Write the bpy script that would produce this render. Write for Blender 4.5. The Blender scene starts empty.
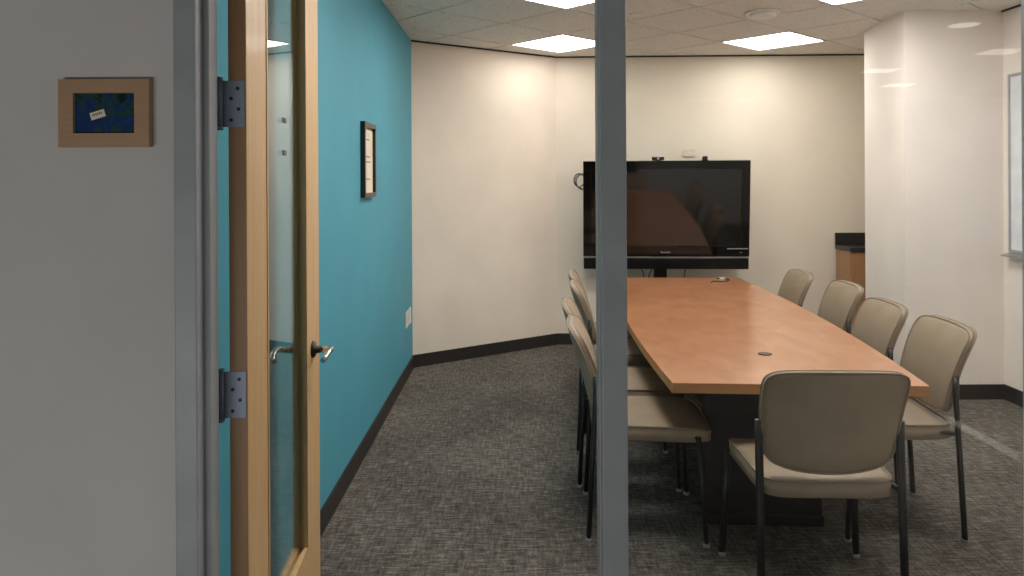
import bpy, bmesh, math, random
from mathutils import Vector, Matrix
random.seed(7)
C = bpy.context.scene.collection
R = math.radians

# ------------------------------------------------------------------ materials
def mat(name):
    m = bpy.data.materials.new(name); m.use_nodes = True
    nt = m.node_tree
    return m, nt, nt.nodes['Principled BSDF']

def lin(c):
    return tuple((x/12.92 if x <= .04045 else ((x+.055)/1.055)**2.4) for x in (v/255 for v in c)) + (1,)

def setp(b, **k):
    names = dict(rough='Roughness', metal='Metallic', spec='Specular IOR Level', coat='Coat Weight', coatr='Coat Roughness', sheen='Sheen Weight')
    for q, v in k.items(): b.inputs[names[q]].default_value = v

def noise_to(nt, b, c1, c2, scale=(1, 1, 1), nscale=5, detail=3, lo=.3, hi=.7, coords='Object'):
    tc = nt.nodes.new('ShaderNodeTexCoord'); mp = nt.nodes.new('ShaderNodeMapping'); mp.inputs['Scale'].default_value = scale
    n = nt.nodes.new('ShaderNodeTexNoise'); n.inputs['Scale'].default_value = nscale; n.inputs['Detail'].default_value = detail
    r = nt.nodes.new('ShaderNodeValToRGB')
    r.color_ramp.elements[0].position = lo; r.color_ramp.elements[1].position = hi
    r.color_ramp.elements[0].color = c1; r.color_ramp.elements[1].color = c2
    nt.links.new(tc.outputs[coords], mp.inputs['Vector']); nt.links.new(mp.outputs[0], n.inputs['Vector'])
    nt.links.new(n.outputs[0], r.inputs[0])
    if b is not None: nt.links.new(r.outputs[0], b.inputs['Base Color'])
    return mp, n, r

def bump(nt, b, src, strength=.2, dist=.002):
    bp = nt.nodes.new('ShaderNodeBump'); bp.inputs['Strength'].default_value = strength; bp.inputs['Distance'].default_value = dist
    nt.links.new(src, bp.inputs['Height']); nt.links.new(bp.outputs[0], b.inputs['Normal'])

def paint(name, c, rough=.75, var=.04, spec=.3):
    m, nt, b = mat(name); l = lin(c)
    c1 = tuple(v*(1-var) for v in l[:3])+(1,); c2 = tuple(min(1, v*(1+var)) for v in l[:3])+(1,)
    noise_to(nt, b, c1, c2, nscale=2.5)
    tc = nt.nodes.new('ShaderNodeTexCoord'); n = nt.nodes.new('ShaderNodeTexNoise'); n.inputs['Scale'].default_value = 350
    nt.links.new(tc.outputs['Object'], n.inputs['Vector']); bump(nt, b, n.outputs[0], .12, .001)
    setp(b, rough=rough, spec=spec); return m

def plain(name, c, rough=.5, metal=0, spec=.5, **k):
    m, nt, b = mat(name); l = lin(c)
    c1 = tuple(v*.93 for v in l[:3])+(1,); c2 = tuple(min(1, v*1.07) for v in l[:3])+(1,)
    noise_to(nt, b, c1, c2, nscale=9); setp(b, rough=rough, metal=metal, spec=spec, **k); return m

def wood(name, ca, cb, cc, scale, rough=.4, coat=0, bstr=.03):
    m, nt, b = mat(name)
    mp, n, r = noise_to(nt, b, lin(ca), lin(cc), scale=scale, nscale=3.2, detail=6, lo=.25, hi=.75)
    e = r.color_ramp.elements.new(.5); e.color = lin(cb)
    n.inputs['Distortion'].default_value = .8
    bump(nt, b, n.outputs[0], bstr, .001)
    setp(b, rough=rough, coat=coat, coatr=.15); return m

M = {}
M['teal'] = paint('teal_paint', (80, 158, 178), .65)
M['cream'] = paint('cream_paint', (232, 222, 207), .8)
M['pillarpaint'] = paint('white_paint', (244, 236, 229), .8)
M['corridor'] = paint('corridor_paint', (198, 196, 194), .8)
M['base'] = plain('vinyl_baseboard', (43, 40, 38), .5)
M['reveal'] = plain('dark_reveal', (38, 34, 30), .6)
M['frame_metal'] = plain('slate_painted_steel', (152, 157, 161), .45)
M['black_metal'] = plain('black_powder_coat', (24, 23, 23), .42)
M['glide'] = plain('grey_glide', (150, 148, 145), .4)
M['chrome'] = plain('satin_chrome', (205, 205, 203), .2, 1)
M['dark_bronze'] = plain('dark_bronze', (62, 60, 58), .35, .8)
M['grommet_brown'] = plain('grommet_brown', (62, 44, 32), .5)
M['ivory_plastic'] = plain('ivory_plastic', (222, 212, 196), .5)
M['screen'] = plain('screen_glass', (7, 6, 6), .06, spec=1.0)
M['hinge'] = plain('hinge_steel', (128, 138, 156), .5, .3)
M['hole'] = plain('screw_dark', (40, 42, 48), .5, .5)
M['tile_white'] = plain('grid_white', (200, 196, 188), .5)
M['white_plastic'] = plain('white_plastic', (226, 223, 216), .45)
M['black_plastic'] = plain('black_plastic', (16, 15, 15), .28)
M['gloss_black'] = plain('gloss_black', (10, 9, 9), .08)
M['silver'] = plain('silver_trim', (185, 185, 185), .3, .7)
M['cable'] = plain('black_cable', (24, 22, 22), .5)
M['black_wood'] = plain('black_laminate', (22, 19, 18), .45)
M['black_stone'] = plain('black_counter', (34, 34, 37), .3)
M['paper'] = plain('paper', (226, 217, 198), .8)
M['ink'] = plain('ink', (120, 108, 96), .8)
M['alu'] = plain('aluminium', (190, 190, 192), .35, .8)
M['board'] = plain('whiteboard_enamel', (226, 231, 238), .15)
M['grey_tab'] = plain('grey_tab', (70, 68, 62), .5)
M['frame_black'] = plain('black_frame', (18, 17, 17), .32)
M['frame_face'] = plain('dark_pewter_frame_face', (92, 84, 76), .4)
M['maple'] = wood('maple_veneer', (196, 160, 112), (207, 172, 124), (214, 181, 134), (14, 14, .9), .42, .15)
M['edge_shade'] = wood('door_edge_shade', (138, 104, 68), (146, 111, 74), (154, 118, 80), (20, 20, .8), .5)  # browner than the maple: shade of the hinge edge put into the colour
M['maple_frame'] = wood('tan_wood_frame', (164, 131, 101), (170, 137, 106), (177, 143, 111), (3, 20, 20), .5)
M['cherry'] = wood('cherry_laminate', (162, 106, 71), (179, 122, 85), (194, 137, 99), (2.6, 1.3, 2), .28, .4, .015)
M['edge'] = wood('edge_strip', (170, 124, 82), (178, 132, 89), (186, 139, 96), (2, 2, 30), .4)
M['cab'] = wood('oak_cabinet', (164, 122, 84), (172, 130, 92), (180, 138, 98), (16, 16, .9), .45)

def fabric():
    m, nt, b = mat('taupe_vinyl')
    mp, n, r = noise_to(nt, b, lin((142, 127, 109)), lin((155, 139, 119)), nscale=7, detail=4)
    tc = nt.nodes.new('ShaderNodeTexCoord'); v = nt.nodes.new('ShaderNodeTexNoise'); v.inputs['Scale'].default_value = 260; v.inputs['Detail'].default_value = 2
    nt.links.new(tc.outputs['Object'], v.inputs['Vector']); bump(nt, b, v.outputs[0], .25, .0015)
    setp(b, rough=.52, spec=.4); return m
M['fabric'] = fabric()
M['piping'] = plain('taupe_piping', (143, 128, 110), .55)

def carpet():
    m, nt, b = mat('woven_carpet')
    nd, lk = nt.nodes, nt.links
    tc = nd.new('ShaderNodeTexCoord')
    def ns(scale, s, det=2):
        mp = nd.new('ShaderNodeMapping'); mp.inputs['Scale'].default_value = scale; mp.inputs['Rotation'].default_value = (0, 0, R(2))
        n = nd.new('ShaderNodeTexNoise'); n.inputs['Scale'].default_value = s; n.inputs['Detail'].default_value = det
        lk.new(tc.outputs['Object'], mp.inputs['Vector']); lk.new(mp.outputs[0], n.inputs['Vector']); return n.outputs[0]
    def mth(op, a, bb):
        q = nd.new('ShaderNodeMath'); q.operation = op
        for i, v in enumerate((a, bb)):
            if isinstance(v, (int, float)): q.inputs[i].default_value = v
            else: lk.new(v, q.inputs[i])
        return q.outputs[0]
    a = ns((1, 6, 1), 13, 3); c = ns((6, 1, 1), 11, 3); f = ns((1, 1, 1), 120, 2); g = ns((1, 1, 1), 1.6, 2)
    s = mth('ADD', mth('MULTIPLY', a, .38), mth('MULTIPLY', c, .24)); s = mth('ADD', s, mth('MULTIPLY', f, .26)); s = mth('ADD', s, mth('MULTIPLY', g, .12))
    r = nd.new('ShaderNodeValToRGB'); el = r.color_ramp.elements
    el[0].position = .40; el[0].color = lin((64, 61, 58)); el[1].position = .62; el[1].color = lin((138, 133, 127))
    e = el.new(.5); e.color = lin((94, 90, 85))
    lk.new(s, r.inputs[0]); lk.new(r.outputs[0], b.inputs['Base Color'])
    bump(nt, b, s, .6, .004); setp(b, rough=.95, spec=.1); return m
M['carpet'] = carpet()

def tile_mat():
    m, nt, b = mat('mineral_ceiling_tile')
    noise_to(nt, b, lin((214, 210, 203)), lin((232, 228, 221)), nscale=60, detail=4, lo=.35, hi=.6)
    setp(b, rough=.9, spec=.1); return m
M['tile'] = tile_mat()

def glass_mat(name, tint, ior=1.5):
    m, nt, b = mat(name); nd = nt.nodes; nd.remove(b)
    tr = nd.new('ShaderNodeBsdfTransparent'); tr.inputs[0].default_value = tint
    gl = nd.new('ShaderNodeBsdfGlossy'); gl.inputs['Roughness'].default_value = 0.0
    fr = nd.new('ShaderNodeFresnel'); fr.inputs['IOR'].default_value = ior
    mx = nd.new('ShaderNodeMixShader')
    ge = nd.new('ShaderNodeNewGeometry'); mr = nd.new('ShaderNodeMapRange')      # same Fresnel on entering and leaving the pane
    mr.inputs['To Min'].default_value = ior; mr.inputs['To Max'].default_value = 1/ior
    nt.links.new(ge.outputs['Backfacing'], mr.inputs['Value']); nt.links.new(mr.outputs[0], fr.inputs['IOR'])
    nt.links.new(fr.outputs[0], mx.inputs[0]); nt.links.new(tr.outputs[0], mx.inputs[1]); nt.links.new(gl.outputs[0], mx.inputs[2])
    nt.links.new(mx.outputs[0], nd['Material Output'].inputs[0]); return m
M['glass'] = glass_mat('clear_glass', (.97, .985, .98, 1), 1.5)

def emit(name, c, s):
    m, nt, b = mat(name)
    b.inputs['Base Color'].default_value = (.8, .8, .8, 1)
    b.inputs['Emission Color'].default_value = c; b.inputs['Emission Strength'].default_value = s; return m
LC = (1.0, .935, .868, 1)
M['lens'] = emit('lit_lens', LC, 19.5); M['lens_soft'] = emit('dimmed_lit_lens', LC, 7.5); M['lens_mid'] = emit('half_dimmed_lens', LC, 13)  # soft and mid lenses are dimmed to keep nearby walls even

def art():
    m, nt, b = mat('dark_abstract_print')
    mp, n, r = noise_to(nt, b, lin((24, 40, 48)), lin((36, 74, 128)), scale=(1, 1, 1), nscale=14, detail=3, lo=.35, hi=.68)
    e = r.color_ramp.elements.new(.46); e.color = lin((42, 76, 66)); e = r.color_ramp.elements.new(.56); e.color = lin((30, 52, 104))
    n.inputs['Distortion'].default_value = 1.5
    setp(b, rough=.2); return m
M['art'] = art()

# ------------------------------------------------------------------ mesh builder
class MB:
    def __init__(s): s.bm = bmesh.new()
    def box(s, lo, hi, mi=0, bev=0, seg=2, mtx=None):
        lo, hi = Vector(lo), Vector(hi); c = (lo+hi)/2; d = hi-lo
        r = bmesh.ops.create_cube(s.bm, size=1); vs = r['verts']
        for v in vs: v.co = Vector((v.co.x*d.x, v.co.y*d.y, v.co.z*d.z)) + c
        fs = set(f for v in vs for f in v.link_faces)
        for f in fs: f.material_index = mi
        if bev:
            es = list(set(e for v in vs for e in v.link_edges))
            g = bmesh.ops.bevel(s.bm, geom=es, offset=bev, segments=seg, affect='EDGES', profile=.5)
            vs = list(set(v for f in g['faces'] for v in f.verts) | set(v for v in vs if v.is_valid))
            for f in g['faces']: f.material_index = mi
        if mtx is not None:
            for v in vs: v.co = mtx @ v.co
        return s
    def prism(s, pts, z0, z1, mi=0, axis='z', side_mi=None):
        def P(a, b, z): return (a, b, z) if axis == 'z' else ((a, z, b) if axis == 'y' else (z, a, b))
        lo = [s.bm.verts.new(P(x, y, z0)) for x, y in pts]; hi = [s.bm.verts.new(P(x, y, z1)) for x, y in pts]
        n = len(pts); fs = [s.bm.faces.new(lo[::-1]), s.bm.faces.new(hi)]
        for f in fs: f.material_index = mi
        for i in range(n):
            f = s.bm.faces.new((lo[i], lo[(i+1) % n], hi[(i+1) % n], hi[i])); f.material_index = mi if side_mi is None else side_mi
        return s
    def tube(s, pts, r, sides=10, mi=0, cap=True, ry=None, closed=False):
        pts = [Vector(p) for p in pts]; rings = []; n = len(pts); up = None
        for i, p in enumerate(pts):
            if closed: t = (pts[(i+1) % n]-pts[i-1]).normalized()
            else: t = (pts[min(i+1, n-1)]-pts[max(i-1, 0)]).normalized()
            if up is None:
                a = Vector((0, 0, 1)) if abs(t.z) < .9 else Vector((1, 0, 0))
                up = (a - t*a.dot(t)).normalized()
            else:
                up = (up - t*up.dot(t)).normalized()
            sd = t.cross(up); rr = r[i] if isinstance(r, (list, tuple)) else r; r2 = rr if ry is None else ry
            rings.append([s.bm.verts.new(p + up*math.cos(q)*rr + sd*math.sin(q)*r2) for q in (2*math.pi*k/sides for k in range(sides))])
        for i in range(n if closed else n-1):
            a, b = rings[i], rings[(i+1) % n]
            for k in range(sides):
                f = s.bm.faces.new((a[k], a[(k+1) % sides], b[(k+1) % sides], b[k])); f.material_index = mi; f.smooth = True
        if cap and not closed:
            s.bm.faces.new(rings[0][::-1]).material_index = mi; s.bm.faces.new(rings[-1]).material_index = mi
        return s
    def lathe(s, prof, center=(0, 0, 0), seg=24, mi=0, mtx=None):
        rings = []; c = Vector(center)
        for r, z in prof:
            ring = []
            for k in range(seg):
                a = 2*math.pi*k/seg; v = Vector((r*math.cos(a), r*math.sin(a), z))
                if mtx is not None: v = mtx @ v
                ring.append(s.bm.verts.new(v+c))
            rings.append(ring)
        for a, b in zip(rings, rings[1:]):
            for k in range(seg):
                f = s.bm.faces.new((a[k], a[(k+1) % seg], b[(k+1) % seg], b[k])); f.material_index = mi; f.smooth = True
        s.bm.faces.new(rings[0][::-1]).material_index = mi; s.bm.faces.new(rings[-1]).material_index = mi
        return s
    def pad(s, fn, n=14, p=5.0, mi=0):
        """closed cushion: fn(a, b, m, side) -> point; a, b in the rounded outline, m 0 centre .. 1 rim"""
        def q(u, v):
            m = max(abs(u), abs(v))
            if m == 0: return 0, 0, 0
            pn = (abs(u)**p+abs(v)**p)**(1/p); k = m/pn; return u*k, v*k, m
        g = []
        for side in (1, -1):
            L = []
            for i in range(n+1):
                row = []
                for j in range(n+1):
                    u = -1+2*i/n; v = -1+2*j/n
                    u = math.copysign(abs(u)**.75, u); v = math.copysign(abs(v)**.75, v)
                    a, b, m = q(u, v); row.append(s.bm.verts.new(fn(a, b, m, side)))
                L.append(row)
            g.append(L)
        for idx, L in enumerate(g):
            for i in range(n):
                for j in range(n):
                    f = (L[i][j], L[i+1][j], L[i+1][j+1], L[i][j+1])
                    fc = s.bm.faces.new(f if idx == 0 else f[::-1]); fc.smooth = True; fc.material_index = mi
        rim = [(i, 0) for i in range(n)]+[(n, j) for j in range(n)]+[(i, n) for i in range(n, 0, -1)]+[(0, j) for j in range(n, 0, -1)]
        for k in range(len(rim)):
            a, b = rim[k], rim[(k+1) % len(rim)]
            fc = s.bm.faces.new((g[0][a[0]][a[1]], g[1][a[0]][a[1]], g[1][b[0]][b[1]], g[0][b[0]][b[1]])); fc.smooth = True; fc.material_index = mi
        return [g[0][i][j].co.copy() for i, j in rim], [g[1][i][j].co.copy() for i, j in rim]
    def ring(s, W, H, w, h, y0, y1, mi=0):
        L = []
        for y in (y0, y1):
            L.append([[s.bm.verts.new((sx*a, y, sz*b)) for sx, sz in ((-1, -1), (1, -1), (1, 1), (-1, 1))] for a, b in ((W, H), (w, h))])
        for k in range(4):
            q = (k+1) % 4
            for f in ((L[0][0][k], L[0][0][q], L[0][1][q], L[0][1][k]), (L[1][0][k], L[1][0][q], L[1][1][q], L[1][1][k]),
                      (L[0][0][k], L[0][0][q], L[1][0][q], L[1][0][k]), (L[0][1][k], L[0][1][q], L[1][1][q], L[1][1][k])):
                s.bm.faces.new(f).material_index = mi
        return s
    def build(s, name, mats, parent=None, smooth_angle=None, loc=None, rz=0):
        bmesh.ops.recalc_face_normals(s.bm, faces=s.bm.faces[:])
        me = bpy.data.meshes.new(name); s.bm.to_mesh(me); s.bm.free()
        for m in (mats if isinstance(mats, (list, tuple)) else [mats]): me.materials.append(M[m])
        o = bpy.data.objects.new(name, me); C.objects.link(o)
        if parent is not None: o.parent = parent
        if loc is not None: o.location = loc
        o.rotation_euler = (0, 0, rz)
        return o

def tag(o, label, cat, group=None, kind=None):
    o['label'] = label; o['category'] = cat
    if group: o['group'] = group
    if kind: o['kind'] = kind
    return o
def thing(name, label, cat, loc=(0, 0, 0), rz=0, group=None, kind=None):
    o = bpy.data.objects.new(name, None); C.objects.link(o); o.location = loc; o.rotation_euler = (0, 0, rz); o.empty_display_size = .1
    return tag(o, label, cat, group, kind)
def dup(root, loc, rz, label):
    r = root.copy(); C.objects.link(r); r.location = loc; r.rotation_euler = (0, 0, rz); r['label'] = label
    for ch in list(root.children):
        c = ch.copy(); C.objects.link(c); c.parent = r
        for g in list(ch.children):
            d = g.copy(); C.objects.link(d); d.parent = c
    return r
def S(name, mb, mats, label, cat, **k):
    return tag(mb.build(name, mats, **k), label, cat, kind='structure')

# ------------------------------------------------------------------ room shell
CH = 2.74     # ceiling height
S('floor', MB().box((-7, -8, -.1), (8, 9, 0)), 'carpet', 'dark grey woven carpet floor of the meeting room', 'floor')

def wallseg(p0, p1, t, z0=0, z1=2.86, ext=(0, 0)):
    """p0->p1 with the room on the right-hand side; thickness t goes to the left"""
    a, b = Vector(p0), Vector(p1); d = (b-a).normalized(); a = a-d*ext[0]; b = b+d*ext[1]; n = Vector((-d.y, d.x))*t
    return [tuple(a), tuple(b), tuple(b+n), tuple(a+n)]
P_FL, P_L, P_B, P_BR = (-.862, 1.89), (-.838, 6.44), (.42, 7.335), (3.95, 7.262)
def wall(name, segs, m, label):
    mb = MB()
    for a, b, t, ext in segs: mb.prism(wallseg(a, b, t, ext=ext), 0, 2.86)
    return S(name, mb, m, label, 'wall')
wall('wall_left', [(P_FL, P_L, .15, (0, 0))], 'teal', 'long teal painted wall on the left behind the open door')
wall('wall_back_left', [(P_L, P_B, .15, (0, 0))], 'cream', 'short cream wall angled between teal wall and television wall')
wall('wall_back', [(P_B, P_BR, .15, (0, .1))], 'cream', 'cream back wall behind the television')
PF0, PF1, PS = (2.772, 5.43), (3.468, 5.43), (2.828, 6.17)
S('wall_pillar', MB().prism([PF0, PF1, (4.1, 5.43), (4.1, 6.17), PS], 0, 2.86), 'pillarpaint', 'white projecting wall block on the right beside the cabinet', 'wall')
wall('wall_alcove', [((3.9, 7.3), (3.9, 6.1), .15, (0, 0))], 'cream', 'cream side wall of the alcove behind the projecting block')
wall('wall_right', [(PF1, (3.49, 1.89), .15, (0, 0))], 'pillarpaint', 'pale right wall carrying the whiteboard')

FY0, FY1 = 1.765, 1.89        # front partition faces
JX, MX0, MX1, RX0, RX1 = -.724, .2045, .263, 1.250, 1.312
S('wall_front', MB().box((-7, 1.777, 0), (-.765, 1.888, 2.86)), 'corridor', 'shaded grey corridor wall left of the doorway', 'wall')
S('wall_header', MB().box((-.765, 1.777, 2.50), (RX1, 1.888, 2.86)), 'corridor', 'wall strip above the glazed front and doorway', 'wall')
S('wall_front_right', MB().box((RX1-.005, 1.777, 0), (8, 1.888, 2.86)), 'corridor', 'corridor wall right of the glazed front', 'wall')
S('wall_corridor', MB().box((-7, -7.6, 0), (8, -7.5, 2.86)), 'corridor', 'far corridor wall seen only as a reflection', 'wall')

# baseboards
def baseb(name, a, b, label, ext=(0, 0)):
    p = wallseg(a, b, -.011, ext=ext); S(name, MB().prism(p, 0, .105), 'base', label, 'baseboard')
baseb('baseboard_left', P_FL, P_L, 'dark vinyl baseboard along the teal wall')
baseb('baseboard_back_left', P_L, P_B, 'dark vinyl baseboard under the angled cream wall')
baseb('baseboard_back', P_B, P_BR, 'dark vinyl baseboard under the television wall')
mb = MB(); mb.prism(wallseg(PS, PF0, -.011), 0, .105); mb.prism(wallseg(PF0, PF1, -.011, ext=(.011, 0)), 0, .105)
S('baseboard_pillar', mb, 'base', 'dark vinyl baseboard around the white projecting block', 'baseboard')
baseb('baseboard_right', PF1, (3.49, 1.89), 'dark vinyl baseboard under the whiteboard wall')
# dark shadow-gap trim under the ceiling
def crown(name, segs, label):
    mb = MB()
    for a, b in segs: mb.prism(wallseg(a, b, -.012), CH-.013, CH-.001)
    S(name, mb, 'reveal', label, 'trim')
crown('trim_1', [(P_L, P_B), (P_B, P_BR)], 'thin dark trim line where cream walls meet the ceiling')
crown('trim_2', [(PF1, (3.49, 1.89))], 'thin dark trim line where the right wall meets the ceiling')

# ceiling : recessed grid with tegular tiles
T = .64; GA = R(42.75); AX = Vector((-math.sin(GA), math.cos(GA))); BX = Vector((math.cos(GA), math.sin(GA)))
A0, B0 = 4.919, 4.519          # grid corner of the light tile nearest the angled wall
def cell(i, j): return AX*(A0-T*i-T/2) + BX*(B0+T*j+T/2)     # centre of tile i,j
LIGHTS = [(0, 0), (2, 2), (2, -2), (4, 0), (4, -4), (6, -2)]
GM = Matrix.Rotation(GA, 3, 'Z')
mb = MB(); mb.box((-7, -8, CH+.012), (8, 9, CH+.1), 1)
def inside(p):
    return -1.35 < p.x < 4.1 and 1.45 < p.y < 7.9 and p.y < 7.5+.72*min(0, p.x+.2)+.7
w = T/2-.008
for i in range(-4, 12):
    for j in range(-9, 9):
        c = cell(i, j)
        if not inside(c): continue
        mt = Matrix.Translation((c.x, c.y, 0)) @ GM.to_4x4()
        if (i, j) in LIGHTS: continue
        mb.box((-w, -w, CH), (w, w, CH+.012), 0, mtx=mt)
S('ceiling', mb, ['tile', 'tile_white'], 'suspended ceiling of square mineral tiles set diagonally', 'ceiling')

# ------------------------------------------------------------------ ceiling lights
def light_proto():
    t = thing('ceiling_light', '', 'ceiling light', (0, 0, CH), 0, 'recessed ceiling lights')
    o = T/2-.006; i = o-.010
    mb = MB()
    for lo, hi in (((-o, -o, -.004), (o, -i, .012)), ((-o, i, -.004), (o, o, .012)), ((-o, -i, -.004), (-i, i, .012)), ((i, -i, -.004), (o, i, .012))): mb.box(lo, hi)
    mb.build('housing_frame', 'tile_white', t)
    MB().box((-i, -i, 0), (i, i, .010)).build('lens', 'lens', t)
    MB().box((-.004, -i, -.003), (.004, i, .0)).build('centre_rib', 'tile_white', t)
    return t
lab = ['glowing square ceiling light nearest the angled cream wall', 'glowing square ceiling light right of the mullion, ahead of the television wall',
       'glowing square ceiling light cut off by the top edge, left of the mullion', 'glowing square ceiling light cut off by the top edge, right of the mullion',
       'square ceiling light just inside the doorway, out of view overhead', 'square ceiling light over the near right chairs, out of view overhead']
lp = light_proto()
for k, (i, j) in enumerate(LIGHTS):
    c = cell(i, j)
    if k == 0: lp.location = (c.x, c.y, CH); lp.rotation_euler = (0, 0, GA); lp['label'] = lab[0]
    else:
        r_ = dup(lp, (c.x, c.y, CH), GA, lab[k])
        if k == 1:
            for o in r_.children:
                if o.name.startswith('lens'): o.data = o.data.copy(); o.data.materials[0] = M['lens_mid']
for o in lp.children:                         # turned down to soften the hot spot on the angled wall
    if o.name.startswith('lens'): o.data = o.data.copy(); o.data.materials[0] = M['lens_soft']

t = thing('smoke_detector', 'round white smoke detector on the ceiling between two square lights', 'smoke detector', (1.775, 5.44, CH))
MB().lathe([(.122, 0), (.122, -.010), (.112, -.016)], seg=32).build('base_plate', 'white_plastic', t)
MB().lathe([(.092, -.016), (.092, -.030), (.070, -.040), (.02, -.044)], seg=32).build('dome', 'white_plastic', t)
t = thing('sprinkler_cover', 'small round white disc on the ceiling right of the mullion', 'sprinkler', (.882, 5.48, CH))
MB().lathe([(.042, 0), (.042, -.006), (.034, -.010)], seg=24).build('cover_disc', 'white_plastic', t)

# ------------------------------------------------------------------ glazed front and doorway
def section(name, label, polys, m='frame_metal', z0=0, z1=2.5):
    mb = MB()
    for p in polys: mb.box((p[0], p[1], z0), (p[2], p[3], z1), bev=.003)
    return S(name, mb, m, label, 'frame')
section('trim_3', 'grey steel door jamb on the hinge side of the doorway', [(-.776, FY0, JX, FY1), (JX-.004, 1.804, -.708, 1.855)])
section('trim_4', 'grey steel mullion between doorway and glass', [(MX0, FY0, MX1, FY1), (MX0-.003, 1.804, MX0+.004, 1.855), (MX1-.004, 1.84, MX1+.010, 1.87)])
section('trim_5', 'grey steel post at the right edge of the glass', [(RX0, FY0, RX1, FY1), (RX0-.010, 1.84, RX0+.004, 1.87)])
mb = MB(); mb.box((-.776, FY0, 2.44), (RX1, FY1, 2.5), bev=.003); mb.box((MX1, FY0, 0), (RX0, FY1, .10), bev=.003)
S('trim_6', mb, 'frame_metal', 'grey steel head and sill of the glazed front', 'frame')
w1 = S('window_1', MB().box((MX1+.004, 1.828, .09), (RX0-.004, 1.838, 2.45)), 'glass', 'large clear glass pane right of the mullion', 'window')

# door leaf: local +Y along the leaf, +X face visible
d = thing('door_1', 'light maple door with a tall glass panel standing open', 'door', (-.656, 1.905, 0), R(3.25), kind='structure')
DW, DT, ZB, ZT = .912, .0445, .012, 2.43
MB().box((-DT, 0, ZB), (0, .187, ZT), bev=.002).build('hinge_stile', 'maple', d)
MB().box((-DT, DW-.212, ZB), (0, DW, ZT), bev=.002).build('lock_stile', 'maple', d)
MB().box((-DT, .187, ZB), (0, DW-.212, .310), bev=.002).build('bottom_rail', 'maple', d)
MB().box((-DT, .187, 2.25), (0, DW-.212, ZT), bev=.002).build('top_rail', 'maple', d)
gp = MB().box((-.0255, .180, .303), (-.0195, DW-.205, 2.257)).build('glass_panel', 'glass', d)
for x0, x1 in ((-.012, .002), (-DT-.002, -DT+.012)):
    yc, zc, W_, H_ = (.187+DW-.212)/2, 1.28, (DW-.212-.187)/2, .97
    o = MB().ring(W_, H_, W_-.011, H_-.012, 0, x1-x0).build('glazing_bead', 'maple', d)
    o.matrix_local = Matrix.Translation((x1, yc, zc)) @ Matrix.Rotation(R(90), 4, 'Z')
def lever(sx, x0):
    y0, z0 = DW-.125, .968
    mt = Matrix.Rotation(R(90)*sx, 3, 'Y')
    rose = MB().lathe([(.029, 0), (.029, .006), (.024, .011), (.0135, .012), (.012, .03)], (x0, y0, z0), mtx=mt).build('handle_rose', 'dark_bronze', d)
    mb = MB(); X = lambda v: x0+sx*v
    mb.tube([(X(.028), y0, z0), (X(.052), y0, z0+.001), (X(.066), y0-.006, z0+.003), (X(.070), y0-.028, z0+.006), (X(.068), y0-.065, z0+.004), (X(.064), y0-.10, z0-.004), (X(.058), y0-.122, z0-.013)],
            [.011, .011, .011, .0105, .0095, .009, .0085], 12)
    mb.build('lever', 'chrome', rose)
lever(1, 0); lever(-1, -DT)
MB().box((-DT+.001, -.0012, ZB), (-.001, .0, ZT)).build('edge_strip', 'edge_shade', d)  # thin strip added to carry the painted shade on the hinge edge
for zc in (1.746, 1.028):
    h = MB().box((-.058, -.0035, zc-.057), (-.004, 0, zc+.057)).build('hinge_leaf', 'hinge', d)
    mb = MB(); mb.tube([(-.062, -.008, zc-.06), (-.062, -.008, zc+.06)], .0068, 12)
    for q in (-.036, -.012, .012, .036): mb.tube([(-.062, -.008, zc+q-.001), (-.062, -.008, zc+q+.001)], .0074, 12)
    for q in (-1, 1): mb.lathe([(.0085, -.003), (.0085, .003)], (-.062, -.008, zc+q*.062), 12)
    mb.build('hinge_knuckle', 'hinge', h)
    for y, z in ((-.02, .038), (-.036, .013), (-.018, -.013), (-.036, -.04)):
        MB().lathe([(.0045, 0), (.0045, .0012)], (y, -.0035, zc+z), 12, mtx=Matrix.Rotation(R(90), 3, 'X')).build('hinge_screw', 'hole', h)
# adhesive tabs on the door glass
dm = Matrix.Translation((-.656, 1.905, 0)) @ Matrix.Rotation(R(3.25), 4, 'Z')
for zc, l in ((1.743, 'upper small grey tab stuck on the door glass'), (1.643, 'lower small grey tab stuck on the door glass')):
    o = MB().box((-.0195, .452, zc-.008), (-.0165, .492, zc+.008), bev=.001).build('adhesive_tab', 'grey_tab'); o.matrix_world = dm
    tag(o, l, 'tab', 'tabs on the door glass')

# ------------------------------------------------------------------ wall objects
px, pz = -.9315, 1.712
t = thing('picture_frame', 'tan wooden picture frame with dark blue print on the corridor wall', 'picture frame', (px, 1.777, pz))
W, H, a, b2 = .1035, .0775, .070, .046
MB().ring(W, H, a, b2, -.02, 0).build('frame', 'maple_frame', t)
pr = MB().box((-a, -.010, -b2), (a, -.001, b2)).build('print', 'art', t)
mt = Matrix.Translation((-.018, 0, -.003)) @ Matrix.Rotation(R(-17), 4, 'Y')
mb = MB(); mb.box((-.017, -.0112, -.0085), (.017, -.0098, .0085), 0, mtx=mt)
for k in range(6): mb.box((-.012+k*.004, -.0116, -.001), (-.0095+k*.004, -.0112, .0045), 1, mtx=mt)
mb.build('label_tag', ['paper', 'ink'], pr)

t = thing('certificate_frame', 'black deep-edged framed certificate hanging on the teal wall', 'picture frame', (-.8495, 4.49, 1.68), R(-90-.3))
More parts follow.
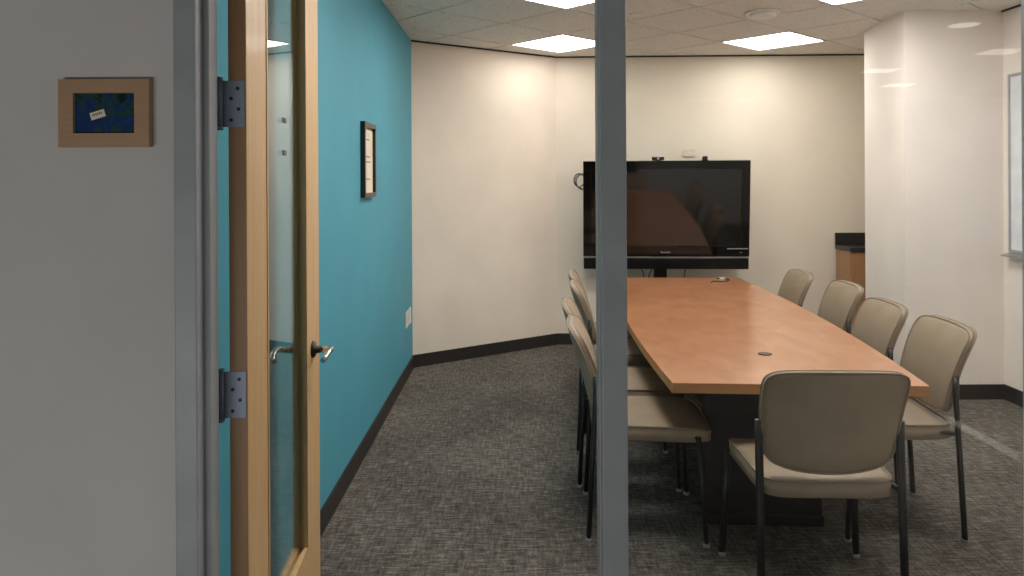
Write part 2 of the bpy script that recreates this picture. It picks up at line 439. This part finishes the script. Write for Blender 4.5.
# local: x along wall (towards camera = +x after rotation handled by symmetry), y outwards = -y
def framed(t, W, H, bw, dp):
    return MB().ring(W, H, W-bw, H-bw, 0, dp)
framed(t, .172, .215, .026, .028).build('frame', 'frame_black', t)
pp = MB().box((-.146, .002, -.189), (.146, .010, .189)).build('certificate', 'paper', t)
for zz, hw in ((.12, .05), (.02, .07), (-.01, .08), (-.11, .06)): MB().box((-hw, .010, zz-.003), (hw, .0105, zz+.003)).build('text_line', 'ink', pp)

for k, (yy, l) in enumerate(((6.09, 'white outlet plate on the teal wall, the nearer of the pair'), (6.252, 'white outlet plate on the teal wall, next to the room corner'))):
    t = thing('outlet_plate', l, 'outlet', (-.8395, yy, .467), R(-90), 'outlet plates on the teal wall')
    MB().box((-.058, 0, -.064), (.058, .007, .064), bev=.003).build('cover_plate', 'white_plastic', t)
    for sx in (-1, 1): MB().box((sx*.025-.016, .0068, -.034), (sx*.025+.016, .009, .034), bev=.002).build('socket', 'white_plastic', t)
t = thing('wall_plate', 'small white wall plate just above the television', 'wall plate', (1.682, 7.303, 1.815), R(178.9))
MB().box((-.06, 0, -.035), (.06, .006, .035), bev=.002).build('cover_plate', 'ivory_plastic', t)
MB().box((-.015, .005, -.012), (.015, .012, .012), bev=.002).build('socket', 'white_plastic', t)

t = thing('whiteboard', 'white dry-erase board with grey frame on the right wall', 'whiteboard', (3.478, 4.15, 1.66), R(90))
MB().box((-1.2, 0, -.60), (1.2, .012, .60)).build('board', 'board', t)
mb = MB()
for lo, hi in (((-1.22, 0, -.62), (1.22, .02, -.60)), ((-1.22, 0, .60), (1.22, .02, .62)), ((-1.22, 0, -.6), (-1.2, .02, .6)), ((1.2, 0, -.6), (1.22, .02, .6))): mb.box(lo, hi, bev=.003)
mb.build('board_frame', 'alu', t)
MB().prism([(0, -.63), (.075, -.645), (.082, -.632), (.075, -.635), (.01, -.62)], -1.21, 1.21, axis='x').build('pen_tray', 'alu', t)

# ------------------------------------------------------------------ alcove cabinet + counter
t = thing('base_cabinet', 'oak-coloured base cabinet in the alcove under the black counter', 'cabinet', (3.468, 7.245, 0), R(-1.2))
MB().box((-.42, -.32, .09), (.42, 0, .905), bev=.002).build('body', 'cab', t)
MB().box((-.40, -.29, 0), (.42, 0, .09)).build('toe_kick', 'base', t)
for k in (0, 1):
    dd = MB().box((-.412+k*.414, -.338, .10), (-.004+k*.414, -.32, .895), bev=.002).build('door', 'cab', t)
    MB().tube([(-.045+k*.09, -.338, .78), (-.045+k*.09, -.362, .78), (-.045+k*.09, -.362, .86), (-.045+k*.09, -.338, .86)], .005, 8).build('handle', 'alu', dd)
t = thing('countertop', 'black countertop with upstand against the back wall in the alcove', 'countertop', (3.468, 7.245, .905), R(-1.2))
MB().box((-.43, -.355, 0), (.43, 0, .04), bev=.004).build('worktop', 'black_stone', t)
MB().box((-.43, -.022, .04), (.43, 0, .15), bev=.003).build('upstand', 'black_stone', t)

# ------------------------------------------------------------------ conference table
TA = R(-4.05); TX, TY, TL = 1.258, 4.755, 1.705        # centre, half length
t = thing('conference_table', 'long boat-shaped cherry conference table with black base', 'table', (TX, TY, 0), TA)
def outline(we, wm, L, n=16, cut=0.0):
    right = [((we+(wm-we)*(1-(k/n*2-1)**2)), -L+2*L*k/n) for k in range(n+1)]
    return right + [(-x, y) for x, y in reversed(right)]
mb = MB(); mb.prism(outline(.499, .575, TL), .698, .74, 0, side_mi=1)
es = [e for e in mb.bm.edges if abs(e.verts[0].co.z-e.verts[1].co.z) < 1e-5]
bmesh.ops.bevel(mb.bm, geom=es, offset=.002, segments=2, affect='EDGES', profile=.5)
top = mb.build('tabletop', ['cherry', 'edge'], t)
for sy in (-1, 1):
    mb = MB(); mb.box((-.295, -.05, .02), (.215, .05, .698), bev=.004); mb.box((-.302, -.06, 0), (.222, .06, .05), bev=.004)
    o = mb.build('pedestal', 'black_wood', t); o.location = (0, sy*1.245, 0)
MB().box((-.07, -1.195, .12), (-.03, 1.195, .66), bev=.003).build('spine_panel', 'black_wood', t)
MB().box((-.36, -1.4, .67), (.25, 1.4, .698)).build('sub_frame', 'black_wood', t)
for yy in (-1.165,):
    g = MB().lathe([(.032, 0), (.032, .003), (.028, .004)], (0, yy, .74), 24).build('grommet', 'grommet_brown', t)

# ------------------------------------------------------------------ chairs
def make_chair(label):
    t = thing('guest_chair', label, 'chair', group='guest chairs around the conference table')
    # frame tubes: rear legs rise past the seat to carry the back
    def ell(mb, pts): mb.tube(pts, .0145, 12, ry=.0115)
    for sx in (-1, 1):
        mb = MB(); ell(mb, [(sx*.248, -.270, .012), (sx*.246, -.252, .35), (sx*.245, -.238, .60), (sx*.246, -.238, .705)])
        l = mb.build('leg', 'black_metal', t); MB().lathe([(.015, 0), (.015, .014), (.010, .018)], (sx*.248, -.270, 0), 14).build('glide', 'glide', l)
        mb = MB(); ell(mb, [(sx*.272, .226, .012), (sx*.262, .212, .25), (sx*.250, .198, .455)])
        l = mb.build('leg', 'black_metal', t); MB().lathe([(.015, 0), (.015, .014), (.010, .018)], (sx*.272, .226, 0), 14).build('glide', 'glide', l)
        MB().tube([(sx*.244, -.236, .462), (sx*.224, -.17, .462), (sx*.224, .15, .456), (sx*.246, .198, .450)], .009, 10).build('side_rail', 'black_metal', t)
    # seat cushion
    mb = MB()
    def seat(a, b, m, side):
        x = a*(.243 + .010*b); y = .008 + b*.258
        fr = max(0, b)**3
        top = .486 + .016*(1-m**5) - .024*fr + .006*a*a - .008*(1-a*a)*(1-b*b)
        bot = .436 - .036*(1-m**4) - .006*fr
        z = top if side == 1 else bot
        return Vector((x, y, z))
    r1, r2 = mb.pad(seat, 16, 7.5)
    s = mb.build('seat', 'fabric', t)
    MB().tube([p+Vector((0, 0, .002)) for p in r1], .0035, 8, closed=True).build('seat_piping', 'piping', s)
    # backrest: front side faces +Y
    mb = MB()
    def back(a, b, m, side):
        zt, zb = .894 + .006*(1-a*a), .554 - .036*(1-a*a)
        u = (b+1)/2; z = zb+(zt-zb)*u
        hw = .226+.036*u-.014*u*u
        y = -.234 - .030*u - .080*u**2.0 + .024*a*a          # leans and flares back, wraps forward at the sides
        th = .014 + .020*(1-m**4)
        return Vector((a*hw, y + side*th, z))
    f1, f2 = mb.pad(back, 18, 8)
    s = mb.build('backrest', 'fabric', t)
    for f, e in ((f1, .001), (f2, -.001)): MB().tube([p+Vector((0, e, 0)) for p in f], .0035, 8, closed=True).build('back_piping', 'piping', s)
    return t
L90 = R(-90)
spots = [
 (1.124, 2.95, R(-2.5), 'beige guest chair at the near end of the table, its back to the viewer'),
 (.610, 3.55, L90+TA, 'beige guest chair nearest the doorway on the left side of the table'),
 (.622, 4.135, L90+TA, 'second beige guest chair from the viewer on the left side of the table'),
 (.725, 4.925, L90+TA, 'third beige guest chair from the viewer on the left side of the table'),
 (.755, 5.505, L90+TA, 'beige guest chair nearest the television on the left side of the table'),
 (1.675, 3.555, -L90+TA, 'beige guest chair nearest the viewer on the right side of the table'),
 (1.672, 4.12, -L90+TA, 'second beige guest chair from the viewer on the right side of the table'),
 (1.79, 4.87, -L90+TA, 'third beige guest chair from the viewer on the right side, before the cabinet'),
 (1.735, 5.50, -L90+TA, 'beige guest chair nearest the television on the right side of the table')]
c0 = make_chair(spots[0][3])
c0.location = (spots[0][0], spots[0][1], 0); c0.rotation_euler = (0, 0, spots[0][2])
for x, y, a, l in spots[1:]: dup(c0, (x, y, 0), a, l)

# ------------------------------------------------------------------ television on its stand
VX, VY, VA = 1.392, 6.98, R(-4.0)
t = thing('television', 'large black flat television on a floor stand beyond the table', 'television', (VX, VY, 0), VA)
HW, ZB_, ZT_ = .745, .866, 1.735
head = Matrix.Translation((0, 0, 1.25)) @ Matrix.Rotation(R(5), 4, 'X') @ Matrix.Translation((0, 0, -1.25))   # the head leans forward
mb = MB()
for lo, hi in (((-HW, -.02, ZT_-.075), (HW, .05, ZT_)), ((-HW, -.02, ZB_), (HW, .05, ZB_+.095)), ((-HW, -.02, ZB_+.095), (-HW+.072, .05, ZT_-.075)), ((HW-.072, -.02, ZB_+.095), (HW, .05, ZT_-.075))): mb.box(lo, hi, bev=.004)
bz = mb.build('bezel', 'gloss_black', t)
MB().box((HW-.20, -.023, ZB_+.066), (HW-.012, -.019, ZB_+.076)).build('control_strip', 'silver', bz)
MB().box((HW-.085, -.022, ZB_+.034), (HW-.065, -.019, ZB_+.040)).build('indicator', 'silver', bz)
mb = MB(); hs = [.016, .012, .012, .012, .012, .012, .013]
for k, hh in enumerate(hs):
    x = -.045+k*.0125
    mb.box((x, -.022, ZB_+.030), (x+.0085, -.0195, ZB_+.030+hh), bev=.001)
mb.build('maker_mark', 'silver', bz)
MB().box((-HW+.065, -.010, ZB_+.088), (HW-.065, .0, ZT_-.068)).build('screen', 'screen', t)
MB().box((-HW+.04, .05, ZB_+.05), (HW-.04, .10, ZT_-.05), bev=.02).build('rear_housing', 'black_plastic', t)
MB().box((-HW+.003, -.02, .748), (HW-.003, .06, .852), bev=.006).build('speaker_bar', 'black_plastic', t)
MB().box((-HW+.003, -.022, .853), (HW-.003, -.005, .862)).build('silver_line', 'silver', t)
for o in t.children: o.matrix_local = head
MB().box((-.095, .095, .05), (.020, .175, 1.35), bev=.006).build('stand_column', 'black_plastic', t)
MB().box((-.30, .085, 1.0), (.30, .12, 1.45), bev=.004).build('mount_plate', 'black_plastic', t)
mb = MB(); mb.box((-.42, -.20, .03), (.42, .20, .06), bev=.01)
sb = mb.build('stand_base', 'black_plastic', t)
for sx in (-1, 1):
    for sy in (-1, 1): MB().tube([(sx*.36-.012, sy*.15, .016), (sx*.36+.012, sy*.15, .016)], .016, 14).build('caster', 'black_plastic', sb)
tm = Matrix.Translation((VX, VY, 0)) @ Matrix.Rotation(VA, 4, 'Z')
def ontv(name, label, cat, loc):
    p = tm @ (head @ Vector(loc)); return thing(name, label, cat, p, VA)
k = ontv('webcam', 'small black webcam on top of the television near the mullion', 'webcam', (-.072, .0, ZT_))
MB().box((-.055, -.018, .004), (.055, .018, .034), bev=.006).build('body', 'black_plastic', k)
MB().lathe([(.011, 0), (.011, .004), (.007, .005)], (0, -.018, .019), 16, mtx=Matrix.Rotation(R(90), 3, 'X')).build('lens', 'silver', k)
MB().box((-.03, -.022, 0), (.03, .03, .006), bev=.002).build('clip', 'black_plastic', k)
k = ontv('sensor_cube', 'tiny black cube sensor on the right part of the television top', 'sensor', (.345, .0, ZT_))
MB().box((-.022, -.018, .004), (.022, .018, .038), bev=.005).build('body', 'black_plastic', k)
MB().box((-.026, -.02, 0), (.026, .02, .005), bev=.001).build('foot', 'black_plastic', k)

# coil of cable hanging off the television's left side
c = tm @ Vector((-HW-.005, .075, 1.545))
mb = MB()
for k in range(3):
    pts = []
    for q in range(28):
        a = 2*math.pi*q/28
        pts.append((c.x+.016-.022*k+(.072-.012*k)*math.cos(a), c.y+.004+.008*k, c.z+(.074-.006*k)*math.sin(a)+.008*k))
    mb.tube(pts, .0042, 8, closed=True)
mb.tube([(c.x-.03, c.y+.01, c.z-.06), (c.x+.01, c.y+.012, c.z-.02), (c.x+.05, c.y+.012, c.z+.05)], .0042, 8)
tag(mb.build('cable_coil', 'cable'), 'coiled black cable hanging at the left side of the television', 'cable')
# cables hanging under the screen
for pts, l in (
   ([(-.215, .09, .738), (-.198, .10, .72), (-.185, .13, .66), (-.20, .20, .40), (-.21, .26, .01)], 'thin black cable under the television, leftmost beside the mullion'),
   ([(-.115, .09, .738), (-.122, .10, .73), (-.142, .13, .67), (-.15, .20, .4), (-.14, .26, .01)], 'thin black cable under the television, left of the stand post'),
   ([(.19, .09, .738), (.187, .10, .73), (.18, .13, .67), (.19, .20, .4), (.2, .26, .01)], 'thin black cable under the television, right of the stand post')):
    mb = MB(); mb.tube([tm @ Vector(p) for p in pts], .0045, 8)
    tag(mb.build('hanging_cable', 'cable'), l, 'cable', 'cables hanging under the television')
# cable end lying on the far end of the table
gm = Matrix.Translation((TX, TY, 0)) @ Matrix.Rotation(TA, 4, 'Z')
k = thing('adapter_cable', 'black adapter cable with white plug lying on the far table end', 'cable')
mb = MB(); mb.tube([gm @ Vector(p) for p in ((.22, 1.36, .7455), (.25, 1.44, .7455), (.31, 1.42, .7455), (.37, 1.46, .7455), (.40, 1.55, .7455), (.37, 1.62, .7455), (.31, 1.60, .7455))], .004, 8)
mb.build('cord', 'cable', k)
mb = MB(); mb.box((.33, 1.605, .7405), (.375, 1.625, .752), bev=.003, mtx=gm); mb.build('plug', 'white_plastic', k)

# corridor floor strip that the glass mirrors
S('trim_7', MB().box((2.77, -1.35, 0), (2.85, 1.5, .006)), 'white_plastic', 'pale metal strip in the corridor floor', 'trim')

# ------------------------------------------------------------------ lights, world, camera
def area(name, loc, rot, sx, sy, e, c=(1, .93, .84)):
    l = bpy.data.lights.new(name, 'AREA'); l.shape = 'RECTANGLE'; l.size = sx; l.size_y = sy; l.energy = e; l.color = c
    o = bpy.data.objects.new(name, l); C.objects.link(o); o.location = loc; o.rotation_euler = rot; return o
for x, y in ((4.85, -6.0), (4.0, -4.7), (4.56, -3.5)): area('corridor_light', (x, y, 2.735), (0, 0, 0), .34, .34, 1.2)
l = area('corridor_disk_light', (3.48, -2.25, 2.735), (0, 0, 0), .22, .22, .5); l.data.shape = 'DISK'
area('low_wall_fill', (-1.8, -2.2, .30), (R(74), 0, R(-4)), 2.6, .4, 50, (1, .99, .97))  # unseen light added to brighten the lower corridor wall
l = area('corridor_disk_light', (2.82, -.95, 2.735), (0, 0, 0), .3, .3, 22); l.data.shape = 'DISK'; l.data.spread = R(75)  # unseen light added above the floor strip so its reflection shows
area('jamb_fill', (5.2, .55, 1.5), (0, R(90), 0), 1.8, 1.1, 18, (1, .97, .93))  # unseen light added from the right to brighten the jamb return

w = bpy.data.worlds.new('World'); bpy.context.scene.world = w; w.use_nodes = True
w.node_tree.nodes['Background'].inputs[0].default_value = (.9, .95, 1, 1); w.node_tree.nodes['Background'].inputs[1].default_value = .04

cam = bpy.data.cameras.new('Camera'); co = bpy.data.objects.new('Camera', cam); C.objects.link(co)
cam.sensor_width = 36; cam.lens = 36*770/1024; cam.shift_y = -(288-181.8)/1024; cam.clip_start = .02
co.matrix_world = Matrix.Translation((0, 0, 1.55)) @ Matrix.Rotation(R(90), 4, 'X') @ Matrix.Rotation(R(-.3), 4, 'Z')
sc = bpy.context.scene; sc.camera = co
sc.view_settings.view_transform = 'Standard'; sc.view_settings.look = 'None'; sc.view_settings.exposure = 0.12; sc.view_settings.gamma = 1
sc.view_settings.use_curve_mapping = False
sc.cycles.use_denoising = True; sc.cycles.max_bounces = 10; sc.cycles.transparent_max_bounces = 12; sc.cycles.diffuse_bounces = 6
